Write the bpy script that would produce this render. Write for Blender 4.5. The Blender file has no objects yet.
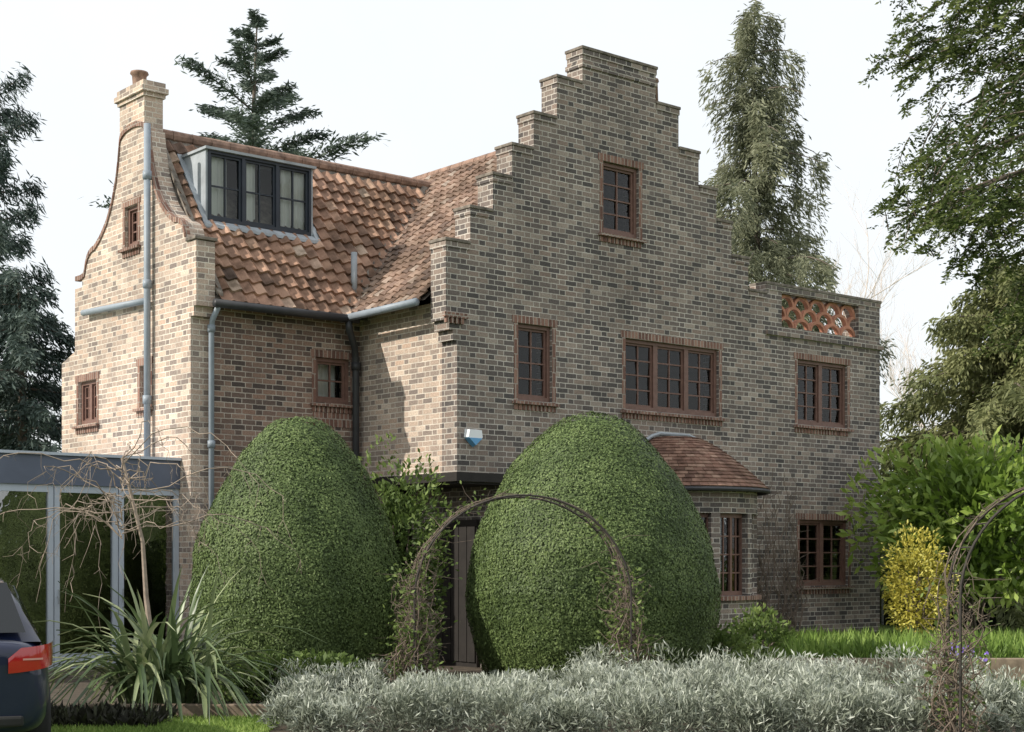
import bpy, math, random
import numpy as np
from mathutils import Vector
rng=np.random.default_rng(11); random.seed(11)
C=bpy.context.scene.collection
F=1550.; HY=560.; EYE=1.6
def at(px,py,Y): return np.array([(px-512)/F*Y, Y, EYE-(py-HY)/F*Y])
def gx(px,Y): return (px-512)/F*Y
U=np.array([.765,.644]); V=np.array([-.644,.765]); O=np.array([-.781,22.0])
def hw(s,d,z=0): 
    p=O+s*U+d*V; return np.array([p[0],p[1],z])
HROT=math.atan2(.644,.765)
# ------------------------------------------------------------ materials
def newmat(n):
    m=bpy.data.materials.new(n); m.use_nodes=True
    nt=m.node_tree; b=nt.nodes['Principled BSDF']; return m,nt,b
def ramp(nt,stops,interp='LINEAR'):
    r=nt.nodes.new('ShaderNodeValToRGB'); r.color_ramp.interpolation=interp
    e=r.color_ramp.elements
    while len(e)<len(stops): e.new(.5)
    for i,(p,c) in enumerate(stops): e[i].position=p; e[i].color=(*c,1)
    return r
def noise(nt,scale,detail=4,vec=None,rough=.6):
    n=nt.nodes.new('ShaderNodeTexNoise'); n.inputs['Scale'].default_value=scale; n.inputs['Detail'].default_value=detail
    n.inputs['Roughness'].default_value=rough
    if vec is not None: nt.links.new(vec,n.inputs['Vector'])
    return n
def mix(nt,mode,a,b,f):
    m=nt.nodes.new('ShaderNodeMix'); m.data_type='RGBA'; m.blend_type=mode
    for k,v in ((0,f),(6,a),(7,b)):
        if hasattr(v,'is_output'): nt.links.new(v,m.inputs[k])
        elif k==0: m.inputs[0].default_value=v
        else: m.inputs[k].default_value=(*v,1)
    return m.outputs[2]
def mth(nt,op,a,b=None,c=None):
    n=nt.nodes.new('ShaderNodeMath'); n.operation=op
    for k,v in enumerate((a,b,c)):
        if v is None: continue
        if hasattr(v,'is_output'): nt.links.new(v,n.inputs[k])
        else: n.inputs[k].default_value=v
    return n.outputs[0]
def finish_brick(nt,b,tc,fac,rndcol,mortar,stain,bumpd=.006):
    L=nt.links
    fine=noise(nt,45,4,tc.outputs['UV']); fr=ramp(nt,[(.3,(.68,.68,.68)),(.7,(1.2,1.2,1.2))]); L.new(fine.outputs['Fac'],fr.inputs[0])
    col=mix(nt,'MULTIPLY',rndcol,fr.outputs[0],1.)
    mn=noise(nt,2.5,5,tc.outputs['UV']); mr=ramp(nt,[(.3,tuple(c*.6 for c in mortar)),(.62,mortar)]); L.new(mn.outputs['Fac'],mr.inputs[0])
    col=mix(nt,'MIX',col,mr.outputs[0],fac)
    st=noise(nt,.55,6,tc.outputs['Object']); sr=ramp(nt,[(.3,(stain[0],)*3),(.66,(stain[1],)*3)]); L.new(st.outputs['Fac'],sr.inputs[0])
    col=mix(nt,'MULTIPLY',col,sr.outputs[0],1.)
    L.new(col,b.inputs['Base Color']); b.inputs['Roughness'].default_value=.9; b.inputs['Specular IOR Level'].default_value=.15
    hgt=mth(nt,'MULTIPLY_ADD',fine.outputs['Fac'],.35,mth(nt,'MULTIPLY',fac,-1.))
    bp=nt.nodes.new('ShaderNodeBump'); bp.inputs['Strength'].default_value=.45; bp.inputs['Distance'].default_value=bumpd
    L.new(hgt,bp.inputs['Height']); L.new(bp.outputs[0],b.inputs['Normal'])
def warp(nt,tc,amt):
    L=nt.links; n1=noise(nt,7,3,tc.outputs['UV'])
    s=nt.nodes.new('ShaderNodeVectorMath'); s.operation='SUBTRACT'; L.new(n1.outputs['Color'],s.inputs[0]); s.inputs[1].default_value=(.5,.5,.5)
    sc=nt.nodes.new('ShaderNodeVectorMath'); sc.operation='SCALE'; L.new(s.outputs[0],sc.inputs[0]); sc.inputs['Scale'].default_value=amt
    ad=nt.nodes.new('ShaderNodeVectorMath'); L.new(tc.outputs['UV'],ad.inputs[0]); L.new(sc.outputs[0],ad.inputs[1]); return ad.outputs[0]
def flemish_mat(n,stops,mortar,stain=(.72,1.1)):
    m,nt,b=newmat(n); L=nt.links; tc=nt.nodes.new('ShaderNodeTexCoord'); PER,RH,SP=.345,.0775,.665
    sx=nt.nodes.new('ShaderNodeSeparateXYZ'); L.new(warp(nt,tc,.016),sx.inputs[0])
    zr=mth(nt,'DIVIDE',sx.outputs[1],RH); row=mth(nt,'FLOOR',zr); fz=mth(nt,'FRACT',zr)
    par=mth(nt,'FLOORED_MODULO',row,2.); u=mth(nt,'MULTIPLY_ADD',par,.5,mth(nt,'DIVIDE',sx.outputs[0],PER))
    f=mth(nt,'FRACT',u); isH=mth(nt,'GREATER_THAN',f,SP)
    dx=mth(nt,'MULTIPLY',mth(nt,'MINIMUM',mth(nt,'MINIMUM',f,mth(nt,'SUBTRACT',1.,f)),mth(nt,'ABSOLUTE',mth(nt,'SUBTRACT',f,SP))),PER)
    dz=mth(nt,'MULTIPLY',mth(nt,'MINIMUM',fz,mth(nt,'SUBTRACT',1.,fz)),RH); d=mth(nt,'MINIMUM',dx,dz)
    mp=nt.nodes.new('ShaderNodeMapRange'); mp.interpolation_type='SMOOTHSTEP'; L.new(d,mp.inputs['Value'])
    mp.inputs['From Min'].default_value=.004; mp.inputs['From Max'].default_value=.0085; mp.inputs['To Min'].default_value=1; mp.inputs['To Max'].default_value=0
    cid=mth(nt,'MULTIPLY_ADD',mth(nt,'FLOOR',u),2.,isH)
    cv=nt.nodes.new('ShaderNodeCombineXYZ'); L.new(cid,cv.inputs[0]); L.new(row,cv.inputs[1])
    wn=nt.nodes.new('ShaderNodeTexWhiteNoise'); wn.noise_dimensions='2D'; L.new(cv.outputs[0],wn.inputs['Vector'])
    val=mth(nt,'MULTIPLY',wn.outputs['Value'],mth(nt,'MULTIPLY_ADD',isH,-.35,1.))
    r=ramp(nt,stops); L.new(val,r.inputs[0])
    finish_brick(nt,b,tc,mp.outputs[0],r.outputs[0],mortar,stain); return m
def brick_mat(n,stops,mortar,bw=.225,rh=.075,ms=.011,stain=(.72,1.12)):
    m,nt,b=newmat(n); L=nt.links
    tc=nt.nodes.new('ShaderNodeTexCoord')
    br=nt.nodes.new('ShaderNodeTexBrick'); L.new(warp(nt,tc,.02),br.inputs['Vector'])
    br.inputs['Color1'].default_value=(0,0,0,1); br.inputs['Color2'].default_value=(1,1,1,1); br.inputs['Mortar'].default_value=(.5,.5,.5,1)
    br.inputs['Scale'].default_value=1; br.inputs['Mortar Size'].default_value=ms; br.inputs['Mortar Smooth'].default_value=.25
    br.inputs['Brick Width'].default_value=bw; br.inputs['Row Height'].default_value=rh
    r=ramp(nt,stops); L.new(br.outputs['Color'],r.inputs[0])
    finish_brick(nt,b,tc,br.outputs['Fac'],r.outputs[0],mortar,stain); return m
def plain(n,c,rough=.6,metal=0,var=.25,scale=6,spec=.4,bump=0):
    m,nt,b=newmat(n); tc=nt.nodes.new('ShaderNodeTexCoord')
    nn=noise(nt,scale,5,tc.outputs['Object'])
    r=ramp(nt,[(.28,tuple(x*(1-var) for x in c)),(.72,tuple(min(1,x*(1+var)) for x in c))]); nt.links.new(nn.outputs['Fac'],r.inputs[0])
    nt.links.new(r.outputs[0],b.inputs['Base Color']); b.inputs['Roughness'].default_value=rough; b.inputs['Metallic'].default_value=metal
    b.inputs['Specular IOR Level'].default_value=spec
    if bump:
        bp=nt.nodes.new('ShaderNodeBump'); bp.inputs['Strength'].default_value=.5; bp.inputs['Distance'].default_value=bump
        nt.links.new(nn.outputs['Fac'],bp.inputs['Height']); nt.links.new(bp.outputs[0],b.inputs['Normal'])
    return m
def tint_mat(n,stops,trans=0.,rough=.6,spec=.3,grain=0):
    m,nt,b=newmat(n); L=nt.links
    a=nt.nodes.new('ShaderNodeAttribute'); a.attribute_name='tint'
    r=ramp(nt,stops); L.new(a.outputs['Fac'],r.inputs[0]); col=r.outputs[0]
    if grain:
        tc=nt.nodes.new('ShaderNodeTexCoord'); g=noise(nt,grain,5,tc.outputs['Object'])
        gr=ramp(nt,[(.34,(.52,.51,.49)),(.58,(1.06,1.06,1.06))]); L.new(g.outputs['Fac'],gr.inputs[0])
        col=mix(nt,'MULTIPLY',col,gr.outputs[0],1.)
        g2=noise(nt,.9,5,tc.outputs['Object']); gr2=ramp(nt,[(.35,(.6,.6,.57)),(.6,(1.08,1.08,1.08))]); L.new(g2.outputs['Fac'],gr2.inputs[0])
        col=mix(nt,'MULTIPLY',col,gr2.outputs[0],1.)
    L.new(col,b.inputs['Base Color']); b.inputs['Roughness'].default_value=rough; b.inputs['Specular IOR Level'].default_value=spec
    if trans:
        t=nt.nodes.new('ShaderNodeBsdfTranslucent'); L.new(col,t.inputs['Color'])
        mx=nt.nodes.new('ShaderNodeMixShader'); mx.inputs[0].default_value=trans
        L.new(b.outputs[0],mx.inputs[1]); L.new(t.outputs[0],mx.inputs[2]); L.new(mx.outputs[0],nt.nodes['Material Output'].inputs[0])
    return m
M={}
M['brick']=flemish_mat('shade_toned_brick',[(0,(.105,.095,.092)),(.2,(.15,.128,.12)),(.42,(.21,.174,.155)),(.65,(.28,.228,.196)),(.8,(.27,.205,.172)),(1,(.38,.32,.275))],(.60,.555,.495))  # stock brick darkened and cooled: shade on the gable front put into its colour
M['bricksun']=flemish_mat('sun_toned_brick',[(0,(.24,.20,.18)),(.2,(.34,.275,.235)),(.42,(.44,.345,.285)),(.65,(.54,.425,.345)),(.8,(.53,.385,.30)),(1,(.65,.54,.445))],(.78,.71,.61),(.8,1.08))  # same brick paler and warmer: sunlight on left-facing walls put into its colour
M['brickred']=flemish_mat('brown_red_brick',[(0,(.095,.078,.072)),(.2,(.145,.11,.095)),(.42,(.22,.152,.124)),(.65,(.29,.20,.157)),(.8,(.285,.18,.137)),(1,(.37,.28,.22))],(.55,.49,.42))
M['redbrick']=brick_mat('red_brick',[(0,(.15,.085,.07)),(.5,(.24,.135,.105)),(1,(.33,.205,.16))],(.42,.36,.31),bw=.075,rh=.22,ms=.009)
M['coping']=plain('weathered_coping',(.18,.155,.13),.9,var=.6,scale=9,bump=.006)
M['timber']=plain('window_timber',(.17,.095,.075),.55,var=.2,scale=14)
M['darkframe']=plain('dark_paint',(.025,.032,.045),.45,var=.2)
M['lead']=plain('grey_lead',(.33,.36,.39),.55,var=.25,scale=3,spec=.5)
M['pipe']=plain('grey_pipe_paint',(.25,.29,.335),.5,var=.12)
M['iron']=plain('black_iron',(.035,.036,.04),.5)
M['rust']=plain('rusty_iron',(.045,.038,.034),.8,var=.4,scale=20)
M['terracotta']=plain('terracotta',(.44,.20,.13),.8,var=.3,scale=8)
M['ridge']=plain('ridge_tile',(.25,.16,.12),.85,var=.55,scale=7)
M['tile']=tint_mat('pantile',[(0,(.15,.105,.085)),(.25,(.27,.17,.125)),(.55,(.38,.23,.165)),(.8,(.47,.30,.215)),(1,(.50,.39,.31))],rough=.85,spec=.2,grain=5)
M['tileold']=tint_mat('old_tile',[(0,(.16,.115,.095)),(.4,(.26,.175,.135)),(.8,(.34,.24,.185)),(1,(.38,.31,.26))],rough=.85,spec=.2,grain=5)
M['tilebay']=tint_mat('bay_tile',[(0,(.16,.095,.075)),(.5,(.28,.16,.12)),(1,(.38,.25,.19))],rough=.85,spec=.2,grain=7)
M['extframe']=plain('grey_blue_frame',(.45,.50,.57),.4,var=.08,scale=2)
M['extband']=plain('slate_fascia',(.11,.13,.18),.5,var=.15,scale=2)
M['white']=plain('white_plastic',(.8,.82,.84),.4,var=.04)
M['blue']=plain('blue_plastic',(.12,.35,.62),.4,var=.05)
M['wood']=plain('old_timber',(.22,.17,.125),.9,var=.45,scale=7,bump=.01)
M['soil']=plain('soil',(.07,.055,.04),.95,var=.5,scale=5,bump=.02)
M['bark']=plain('bark',(.13,.105,.085),.95,var=.4,scale=12,bump=.01)
M['twig']=plain('pale_twig',(.30,.24,.19),.85,var=.3,scale=10)
M['darktwig']=plain('brown_twig',(.15,.115,.09),.85,var=.4,scale=10)
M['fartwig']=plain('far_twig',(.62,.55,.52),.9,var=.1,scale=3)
M['dooroak']=plain('dark_oak',(.018,.015,.013),.7,var=.3,scale=8)
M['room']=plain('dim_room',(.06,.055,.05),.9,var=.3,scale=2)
M['curtain']=plain('white_curtain',(.82,.81,.78),.9,var=.05,scale=3)
def pane_mat(nm,ior,tcol):
    m,nt,b=newmat(nm); L=nt.links; tc=nt.nodes.new('ShaderNodeTexCoord')
    tr=nt.nodes.new('ShaderNodeBsdfTransparent'); tr.inputs[0].default_value=(*tcol,1)
    gl=nt.nodes.new('ShaderNodeBsdfGlossy'); gl.inputs['Roughness'].default_value=.02
    n2=noise(nt,7,2,tc.outputs['Object']); bp=nt.nodes.new('ShaderNodeBump'); bp.inputs['Strength'].default_value=.2; bp.inputs['Distance'].default_value=.012
    L.new(n2.outputs['Fac'],bp.inputs['Height']); L.new(bp.outputs[0],gl.inputs['Normal'])
    fr=nt.nodes.new('ShaderNodeFresnel'); fr.inputs['IOR'].default_value=ior
    mx=nt.nodes.new('ShaderNodeMixShader'); L.new(fr.outputs[0],mx.inputs[0]); L.new(tr.outputs[0],mx.inputs[1]); L.new(gl.outputs[0],mx.inputs[2])
    L.new(mx.outputs[0],nt.nodes['Material Output'].inputs[0]); return m
M['pane']=pane_mat('window_glass',1.5,(.82,.85,.84)); M['doorpane']=pane_mat('coated_glass',3.6,(.45,.48,.48))
def lawn_mat():
    m,nt,b=newmat('lawn'); tc=nt.nodes.new('ShaderNodeTexCoord')
    n=noise(nt,.8,6,tc.outputs['Object'],.7); r=ramp(nt,[(.3,(.07,.105,.028)),(.5,(.115,.165,.04)),(.72,(.155,.20,.06))]); nt.links.new(n.outputs['Fac'],r.inputs[0])
    nt.links.new(r.outputs[0],b.inputs['Base Color']); b.inputs['Roughness'].default_value=.95; b.inputs['Specular IOR Level'].default_value=.1
    n2=noise(nt,30,4,tc.outputs['Object']); bp=nt.nodes.new('ShaderNodeBump'); bp.inputs['Distance'].default_value=.04
    nt.links.new(n2.outputs['Fac'],bp.inputs['Height']); nt.links.new(bp.outputs[0],b.inputs['Normal']); return m
M['lawn']=lawn_mat()
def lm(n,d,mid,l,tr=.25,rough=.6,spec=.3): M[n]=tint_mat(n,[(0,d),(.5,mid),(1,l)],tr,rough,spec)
lm('yew_clipped',(.03,.05,.015),(.095,.14,.042),(.18,.235,.085),.04)
lm('yew_leaf',(.022,.038,.012),(.078,.112,.03),(.23,.26,.085),.4)
lm('cedar_leaf',(.055,.078,.066),(.11,.145,.115),(.18,.225,.18),.2)
lm('pine_leaf',(.022,.036,.032),(.06,.09,.078),(.12,.155,.13),.15)
lm('weep_leaf',(.10,.11,.075),(.24,.255,.165),(.41,.415,.275),.4)
lm('cypress_leaf',(.055,.07,.03),(.18,.20,.085),(.32,.33,.15),.35)
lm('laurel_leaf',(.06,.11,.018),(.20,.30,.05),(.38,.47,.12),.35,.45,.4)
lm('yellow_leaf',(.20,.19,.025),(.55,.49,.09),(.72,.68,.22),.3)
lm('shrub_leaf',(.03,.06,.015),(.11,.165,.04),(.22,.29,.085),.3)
lm('lavender_leaf',(.09,.102,.072),(.29,.32,.25),(.62,.65,.57),.3,.8,.2)
lm('grass_blade',(.08,.135,.027),(.20,.31,.065),(.36,.46,.13),.4)
lm('flax_leaf',(.035,.06,.025),(.12,.175,.07),(.36,.40,.22),.2,.4,.5)
lm('hedge_leaf',(.012,.021,.008),(.032,.05,.017),(.065,.085,.03),.12)
lm('garden_leaf',(.03,.05,.015),(.08,.12,.03),(.16,.20,.06),.2)
lm('dark_plant',(.012,.012,.010),(.03,.03,.02),(.06,.07,.03),.1)
# ------------------------------------------------------------ mesh helpers
class MB:
    def __init__(s): s.v=[]; s.f=[]; s.t=[]; s.fuv={}
    def add(s,vs,fs,t=None):
        o=len(s.v); s.v+= [tuple(map(float,v)) for v in vs]; s.f+=[tuple(i+o for i in f) for f in fs]
        s.t+=[0.5 if t is None else t]*len(vs)
    def hexa(s,c): s.add(c,[(0,3,2,1),(4,5,6,7),(0,1,5,4),(1,2,6,5),(2,3,7,6),(3,0,4,7)])
    def box(s,x0,x1,y0,y1,z0,z1):
        s.hexa([(x0,y0,z0),(x1,y0,z0),(x1,y1,z0),(x0,y1,z0),(x0,y0,z1),(x1,y0,z1),(x1,y1,z1),(x0,y1,z1)])
    def tube(s,pts,r0,r1=None,n=6,cap=True,t=None):
        pts=[np.array(p,float) for p in pts]; r1=r0 if r1 is None else r1; m=len(pts); vs=[];
        ref=None
        for i,p in enumerate(pts):
            d=pts[min(i+1,m-1)]-pts[max(i-1,0)]; d=d/(np.linalg.norm(d)+1e-9)
            if ref is None:
                ref=np.array([0,0,1.]) if abs(d[2])<.8 else np.array([1.,0,0])
            a=np.cross(d,ref); a/=np.linalg.norm(a)+1e-9; b=np.cross(a,d); ref=b
            r=r0+(r1-r0)*i/(m-1)
            for k in range(n):
                th=2*math.pi*k/n; vs.append(p+r*(a*math.cos(th)+b*math.sin(th)))
        fs=[(i*n+k,i*n+(k+1)%n,(i+1)*n+(k+1)%n,(i+1)*n+k) for i in range(m-1) for k in range(n)]
        if cap: fs+=[tuple(range(n))[::-1],tuple((m-1)*n+k for k in range(n))]
        s.add(vs,fs,t)
    def lathe(s,prof,c=(0,0,0),n=24,a0=0,a1=2*math.pi,t=None):
        vs=[];full=abs(a1-a0-2*math.pi)<1e-6; m=n if full else n+1
        for (r,z) in prof:
            for k in range(m):
                th=a0+(a1-a0)*k/n; vs.append((c[0]+r*math.cos(th),c[1]+r*math.sin(th),c[2]+z))
        fs=[(i*m+k,i*m+(k+1)%m,(i+1)*m+(k+1)%m,(i+1)*m+k) for i in range(len(prof)-1) for k in range(n)]
        s.add(vs,fs,t)
    def build(s,name,mat,parent=None,smooth=False,uv=False,bevel=0,tint=False):
        me=bpy.data.meshes.new(name); me.from_pydata(s.v,[],s.f); me.update()
        if uv:
            ul=me.uv_layers.new(name='UVMap')
            for p in me.polygons:
                cu=s.fuv.get(p.index); nx,ny,nz=(abs(x) for x in p.normal)
                for k,li in enumerate(p.loop_indices):
                    if cu: ul.data[li].uv=cu[k]; continue
                    x,y,z=me.vertices[me.loops[li].vertex_index].co
                    ul.data[li].uv=(x,y) if nz>max(nx,ny) else ((y+.11,z) if nx>ny else (x,z))
        if tint:
            a=me.attributes.new('tint','FLOAT','POINT'); a.data.foreach_set('value',np.array(s.t,dtype=np.float32))
        me.materials.append(mat)
        if smooth: me.polygons.foreach_set('use_smooth',[True]*len(me.polygons))
        o=bpy.data.objects.new(name,me); C.objects.link(o)
        if parent is not None: o.parent=parent
        if bevel:
            b=o.modifiers.new('bevel','BEVEL'); b.width=bevel; b.segments=2; b.limit_method='ANGLE'
        return o
def tag(o,label,cat,group=None,kind=None):
    o['label']=label
    if cat: o['category']=cat
    if group: o['group']=group
    if kind: o['kind']=kind
    return o
def empty(name,loc,label,cat,rz=0,group=None):
    o=bpy.data.objects.new(name,None); C.objects.link(o); o.location=tuple(map(float,loc)); o.rotation_euler=(0,0,rz)
    o.empty_display_size=.2
    return tag(o,label,cat,group)
def unit(A): return A/(np.linalg.norm(A,axis=1,keepdims=True)+1e-9)
def leafmesh(name,P,L,W,mat,parent=None,D=None,N=None,tint=None,jit=.35,nj=.5):
    P=np.asarray(P,float); n=len(P)
    if D is None: D=rng.normal(size=(n,3))
    D=unit(np.asarray(D,float)+0*P)
    R=rng.normal(size=(n,3)) if N is None else N+nj*rng.normal(size=(n,3))
    S=unit(np.cross(D,R)); sc=(1+jit*rng.uniform(-1,1,size=n))[:,None]
    L=np.asarray(L).reshape(-1,1)*sc if np.ndim(L) else L*sc
    Wd=W*sc
    vs=np.stack([P-D*L*.5,P+S*Wd*.5+D*L*.05,P+D*L*.5,P-S*Wd*.5+D*L*.05],1).reshape(-1,3)
    me=bpy.data.meshes.new(name); me.vertices.add(4*n); me.loops.add(4*n); me.polygons.add(n)
    me.vertices.foreach_set('co',vs.ravel()); me.loops.foreach_set('vertex_index',np.arange(4*n,dtype=np.int32))
    me.polygons.foreach_set('loop_start',np.arange(0,4*n,4,dtype=np.int32)); me.update(); me.validate()
    if tint is None: tint=rng.uniform(0,1,n)
    a=me.attributes.new('tint','FLOAT','POINT'); a.data.foreach_set('value',np.repeat(np.clip(tint,0,1),4).astype(np.float32))
    me.materials.append(mat); o=bpy.data.objects.new(name,me); C.objects.link(o)
    if parent is not None: o.parent=parent
    return o
def pn(P,f,seed=0):
    r=np.random.default_rng(seed); P=np.asarray(P); out=0
    for k in range(6):
        kv=r.normal(size=3)*f*(1+.5*k); out=out+np.sin(P@kv+r.uniform(0,6.28))/(1+.4*k)
    return np.clip(.5+out/4.,0,1)
# ------------------------------------------------------------ camera, light, world
cam=bpy.data.cameras.new('camera'); co=bpy.data.objects.new('camera',cam); C.objects.link(co)
co.location=(0,0,EYE); co.rotation_euler=(math.pi/2,0,0); cam.sensor_width=36; cam.lens=F/1024*36; cam.shift_y=(HY-366)/1024; cam.clip_end=2000
bpy.context.scene.camera=co
EL=math.radians(35); al=math.radians(-19)
h=-U*math.cos(al)-V*math.sin(al)
sd=Vector((h[0]*math.cos(EL),h[1]*math.cos(EL),math.sin(EL)))
sl=bpy.data.lights.new('sun','SUN'); sl.energy=5; sl.angle=math.radians(.5); sl.color=(1,.93,.82)
so=bpy.data.objects.new('sun',sl); C.objects.link(so); so.rotation_euler=(-sd).to_track_quat('-Z','Y').to_euler(); so.location=(-20,-10,30)
w=bpy.data.worlds.new('World'); bpy.context.scene.world=w; w.use_nodes=True; nt=w.node_tree
sk=nt.nodes.new('ShaderNodeTexSky'); sk.sky_type='NISHITA'; sk.sun_disc=False; sk.sun_elevation=EL; sk.sun_rotation=math.atan2(h[0],h[1])%(2*math.pi)
sk.air_density=1.2; sk.dust_density=2; sk.ozone_density=1
tcw=nt.nodes.new('ShaderNodeTexCoord'); cn=noise(nt,2.2,6,tcw.outputs['Generated'])
cr=ramp(nt,[(.35,(.86,.86,.86)),(.65,(.96,.96,.96))]); nt.links.new(cn.outputs['Fac'],cr.inputs[0])
hz=mix(nt,'MIX',sk.outputs[0],(6.95,7.2,7.4),cr.outputs[0])
bg=nt.nodes['Background']; nt.links.new(hz,bg.inputs[0]); bg.inputs[1].default_value=.15
vs=bpy.context.scene.view_settings; vs.view_transform='Standard'; vs.look='None'; vs.exposure=0; vs.gamma=1
# ------------------------------------------------------------ ground
def sheet(name,poly,z,mat,kind='structure'):
    m=MB(); m.add([(x,y,z) for x,y in poly],[tuple(range(len(poly)))]); o=m.build(name,mat); o['kind']=kind; return o
sheet('ground',[(-600,-300),(600,-300),(600,900),(-600,900)],0,M['lawn'])
sheet('soil',[(-6,15.75),(-2.5,15.75),(-2.2,13.0),(4.9,13.0),(5,19),(4.5,24),(-1,24),(-8,22),(-8,18)],.004,M['soil'])
m=MB(); poly=[(3.5,20.75),(15,20.75),(15,36),(7,36),(7,29),(3.5,25.9)]
n=len(poly); m.add([(x,y,.0) for x,y in poly]+[(x,y,.27) for x,y in poly],[tuple(range(n,2*n))]+[(i,(i+1)%n,n+(i+1)%n,n+i) for i in range(n)])
o=m.build('terrain',M['lawn']); o['kind']='structure'
# ------------------------------------------------------------ house
house=empty('brick_house',(O[0],O[1],0),'large old brick house with a tall stepped gable and red pantile roofs','house',HROT)
def pt(kind,plane,a,z,o): return (a,plane-o,z) if kind=='f' else (plane-o,a,z)
def wbox(mb,kind,plane,a0,a1,z0,z1,o0,o1):
    p=pt(kind,plane,a0,z0,o0); q=pt(kind,plane,a1,z1,o1)
    mb.box(min(p[0],q[0]),max(p[0],q[0]),min(p[1],q[1]),max(p[1],q[1]),min(p[2],q[2]),max(p[2],q[2]))
def wall(mb,kind,plane,th,cols,holes=()):
    for (a0,a1,zb,t0,t1) in cols:
        br=sorted({a0,a1}|{x for hh in holes for x in hh[:2] if a0<x<a1})
        for b0,b1 in zip(br,br[1:]):
            f=lambda a:t0+(t1-t0)*(a-a0)/(a1-a0)
            hs_=sorted((hh[2],hh[3]) for hh in holes if hh[0]<=b0+1e-6 and hh[1]>=b1-1e-6)
            z=zb; segs=[]
            for q0,q1 in hs_:
                segs.append((z,q0,q0)); z=q1
            segs.append((z,f(b0),f(b1)))
            for z0,ta,tb in segs:
                if min(ta,tb)-z0<1e-4: continue
                c=[pt(kind,plane,b0,z0,0),pt(kind,plane,b1,z0,0),pt(kind,plane,b1,z0,-th),pt(kind,plane,b0,z0,-th),
                   pt(kind,plane,b0,ta,0),pt(kind,plane,b1,tb,0),pt(kind,plane,b1,tb,-th),pt(kind,plane,b0,ta,-th)]
                if kind=='s': c=[c[i] for i in (1,0,3,2,5,4,7,6)]
                mb.hexa(c)
def drape(kind,plane,a0,a1,z0,z1,o,parent):
    m=MB(); n=max(8,int((a1-a0)/.022)); q=[]
    for i in range(n+1):
        a=a0+(a1-a0)*i/n; oo=o+.022*math.sin(i*1.15)+.01*math.sin(i*.5)
        q+=[pt(kind,plane,a,z0,oo),pt(kind,plane,a,z1,oo)]
    m.add(q,[(2*i,2*i+2,2*i+3,2*i+1) for i in range(n)]); m.build('curtain',M['curtain'],parent,smooth=True)
def window(kind,plane,a0,a1,z0,z1,lights,rows,cols,parent,frame=None,surround=True,name='window',drapes=(),od=-.30):
    frame=frame or M['timber']; fr=MB(); t=.055 if surround else .04; oa,ob=-.15,-.05
    wbox(fr,kind,plane,a0,a0+t,z0,z1,oa,ob); wbox(fr,kind,plane,a1-t,a1,z0,z1,oa,ob)
    wbox(fr,kind,plane,a0+t,a1-t,z1-t,z1,oa,ob); wbox(fr,kind,plane,a0+t,a1-t,z0,z0+t*1.2,oa,ob)
    inner0=a0+t; iw=(a1-a0-2*t); mw=.095 if surround else .055; lw=(iw-mw*(lights-1))/lights
    parts=[]
    for l in range(lights):
        bars=MB(); pane=MB()
        x0=inner0+l*(lw+mw); x1=x0+lw
        if l: wbox(fr,kind,plane,x0-mw,x0,z0+t*1.2,z1-t,oa+.005,ob-.004)
        zz0,zz1=z0+t*1.2,z1-t; st=.034
        for q in ((x0,x0+st,zz0,zz1),(x1-st,x1,zz0,zz1),(x0+st,x1-st,zz0,zz0+st),(x0+st,x1-st,zz1-st,zz1)): wbox(bars,kind,plane,*q,-.135,-.085)
        bw=.022; cx0,cx1,cz0,cz1=x0+st,x1-st,zz0+st,zz1-st
        for c in range(1,cols):
            xx=cx0+(cx1-cx0)*c/cols; wbox(bars,kind,plane,xx-bw/2,xx+bw/2,cz0,cz1,-.128,-.090)
        for r_ in range(1,rows):
            zr=cz0+(cz1-cz0)*r_/rows; wbox(bars,kind,plane,cx0,cx1,zr-bw/2,zr+bw/2,-.126,-.092)
        for c in range(cols):
            for r_ in range(rows):
                xa=cx0+(cx1-cx0)*c/cols; xb=cx0+(cx1-cx0)*(c+1)/cols; za=cz0+(cz1-cz0)*r_/rows; zb=cz0+(cz1-cz0)*(r_+1)/rows
                dx,dz=random.uniform(-.006,.006),random.uniform(-.006,.006)
                q=[pt(kind,plane,xa,za,-.111-dx-dz),pt(kind,plane,xb,za,-.111+dx-dz),pt(kind,plane,xb,zb,-.111+dx+dz),pt(kind,plane,xa,zb,-.111-dx+dz)]
                pane.add(q,[(0,1,2,3)] if kind=='f' else [(3,2,1,0)])
        parts.append((bars,pane))
    wo=fr.build(name,frame,parent)
    for bars,pane in parts: bars.build('casement',frame,wo); pane.build('pane',M['pane'],wo)
    for (f0,f1) in drapes: drape(kind,plane,a0+(a1-a0)*f0,a0+(a1-a0)*f1,z0,z1,od,wo)
    if surround:
        s=MB(); j=.075
        wbox(s,kind,plane,a0-j,a0-.003,z0-.02,z1,.001,.006); wbox(s,kind,plane,a1+.003,a1+j,z0-.02,z1,.001,.006)
        wbox(s,kind,plane,a0-j-.03,a1+j+.03,z1+.003,z1+.11,.001,.008)
        s.build('surround',M['redbrick'],wo,uv=True)
        s=MB(); wbox(s,kind,plane,a0-j-.03,a1+j+.03,z0-.06,z0-.021,.001,.07)
        x=a0-j
        while x<a1+j-.05: wbox(s,kind,plane,x,x+.062,z0-.145,z0-.061,.001,.022); x+=.082
        s.build('sill',M['redbrick'],wo,uv=True)
    return wo
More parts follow.
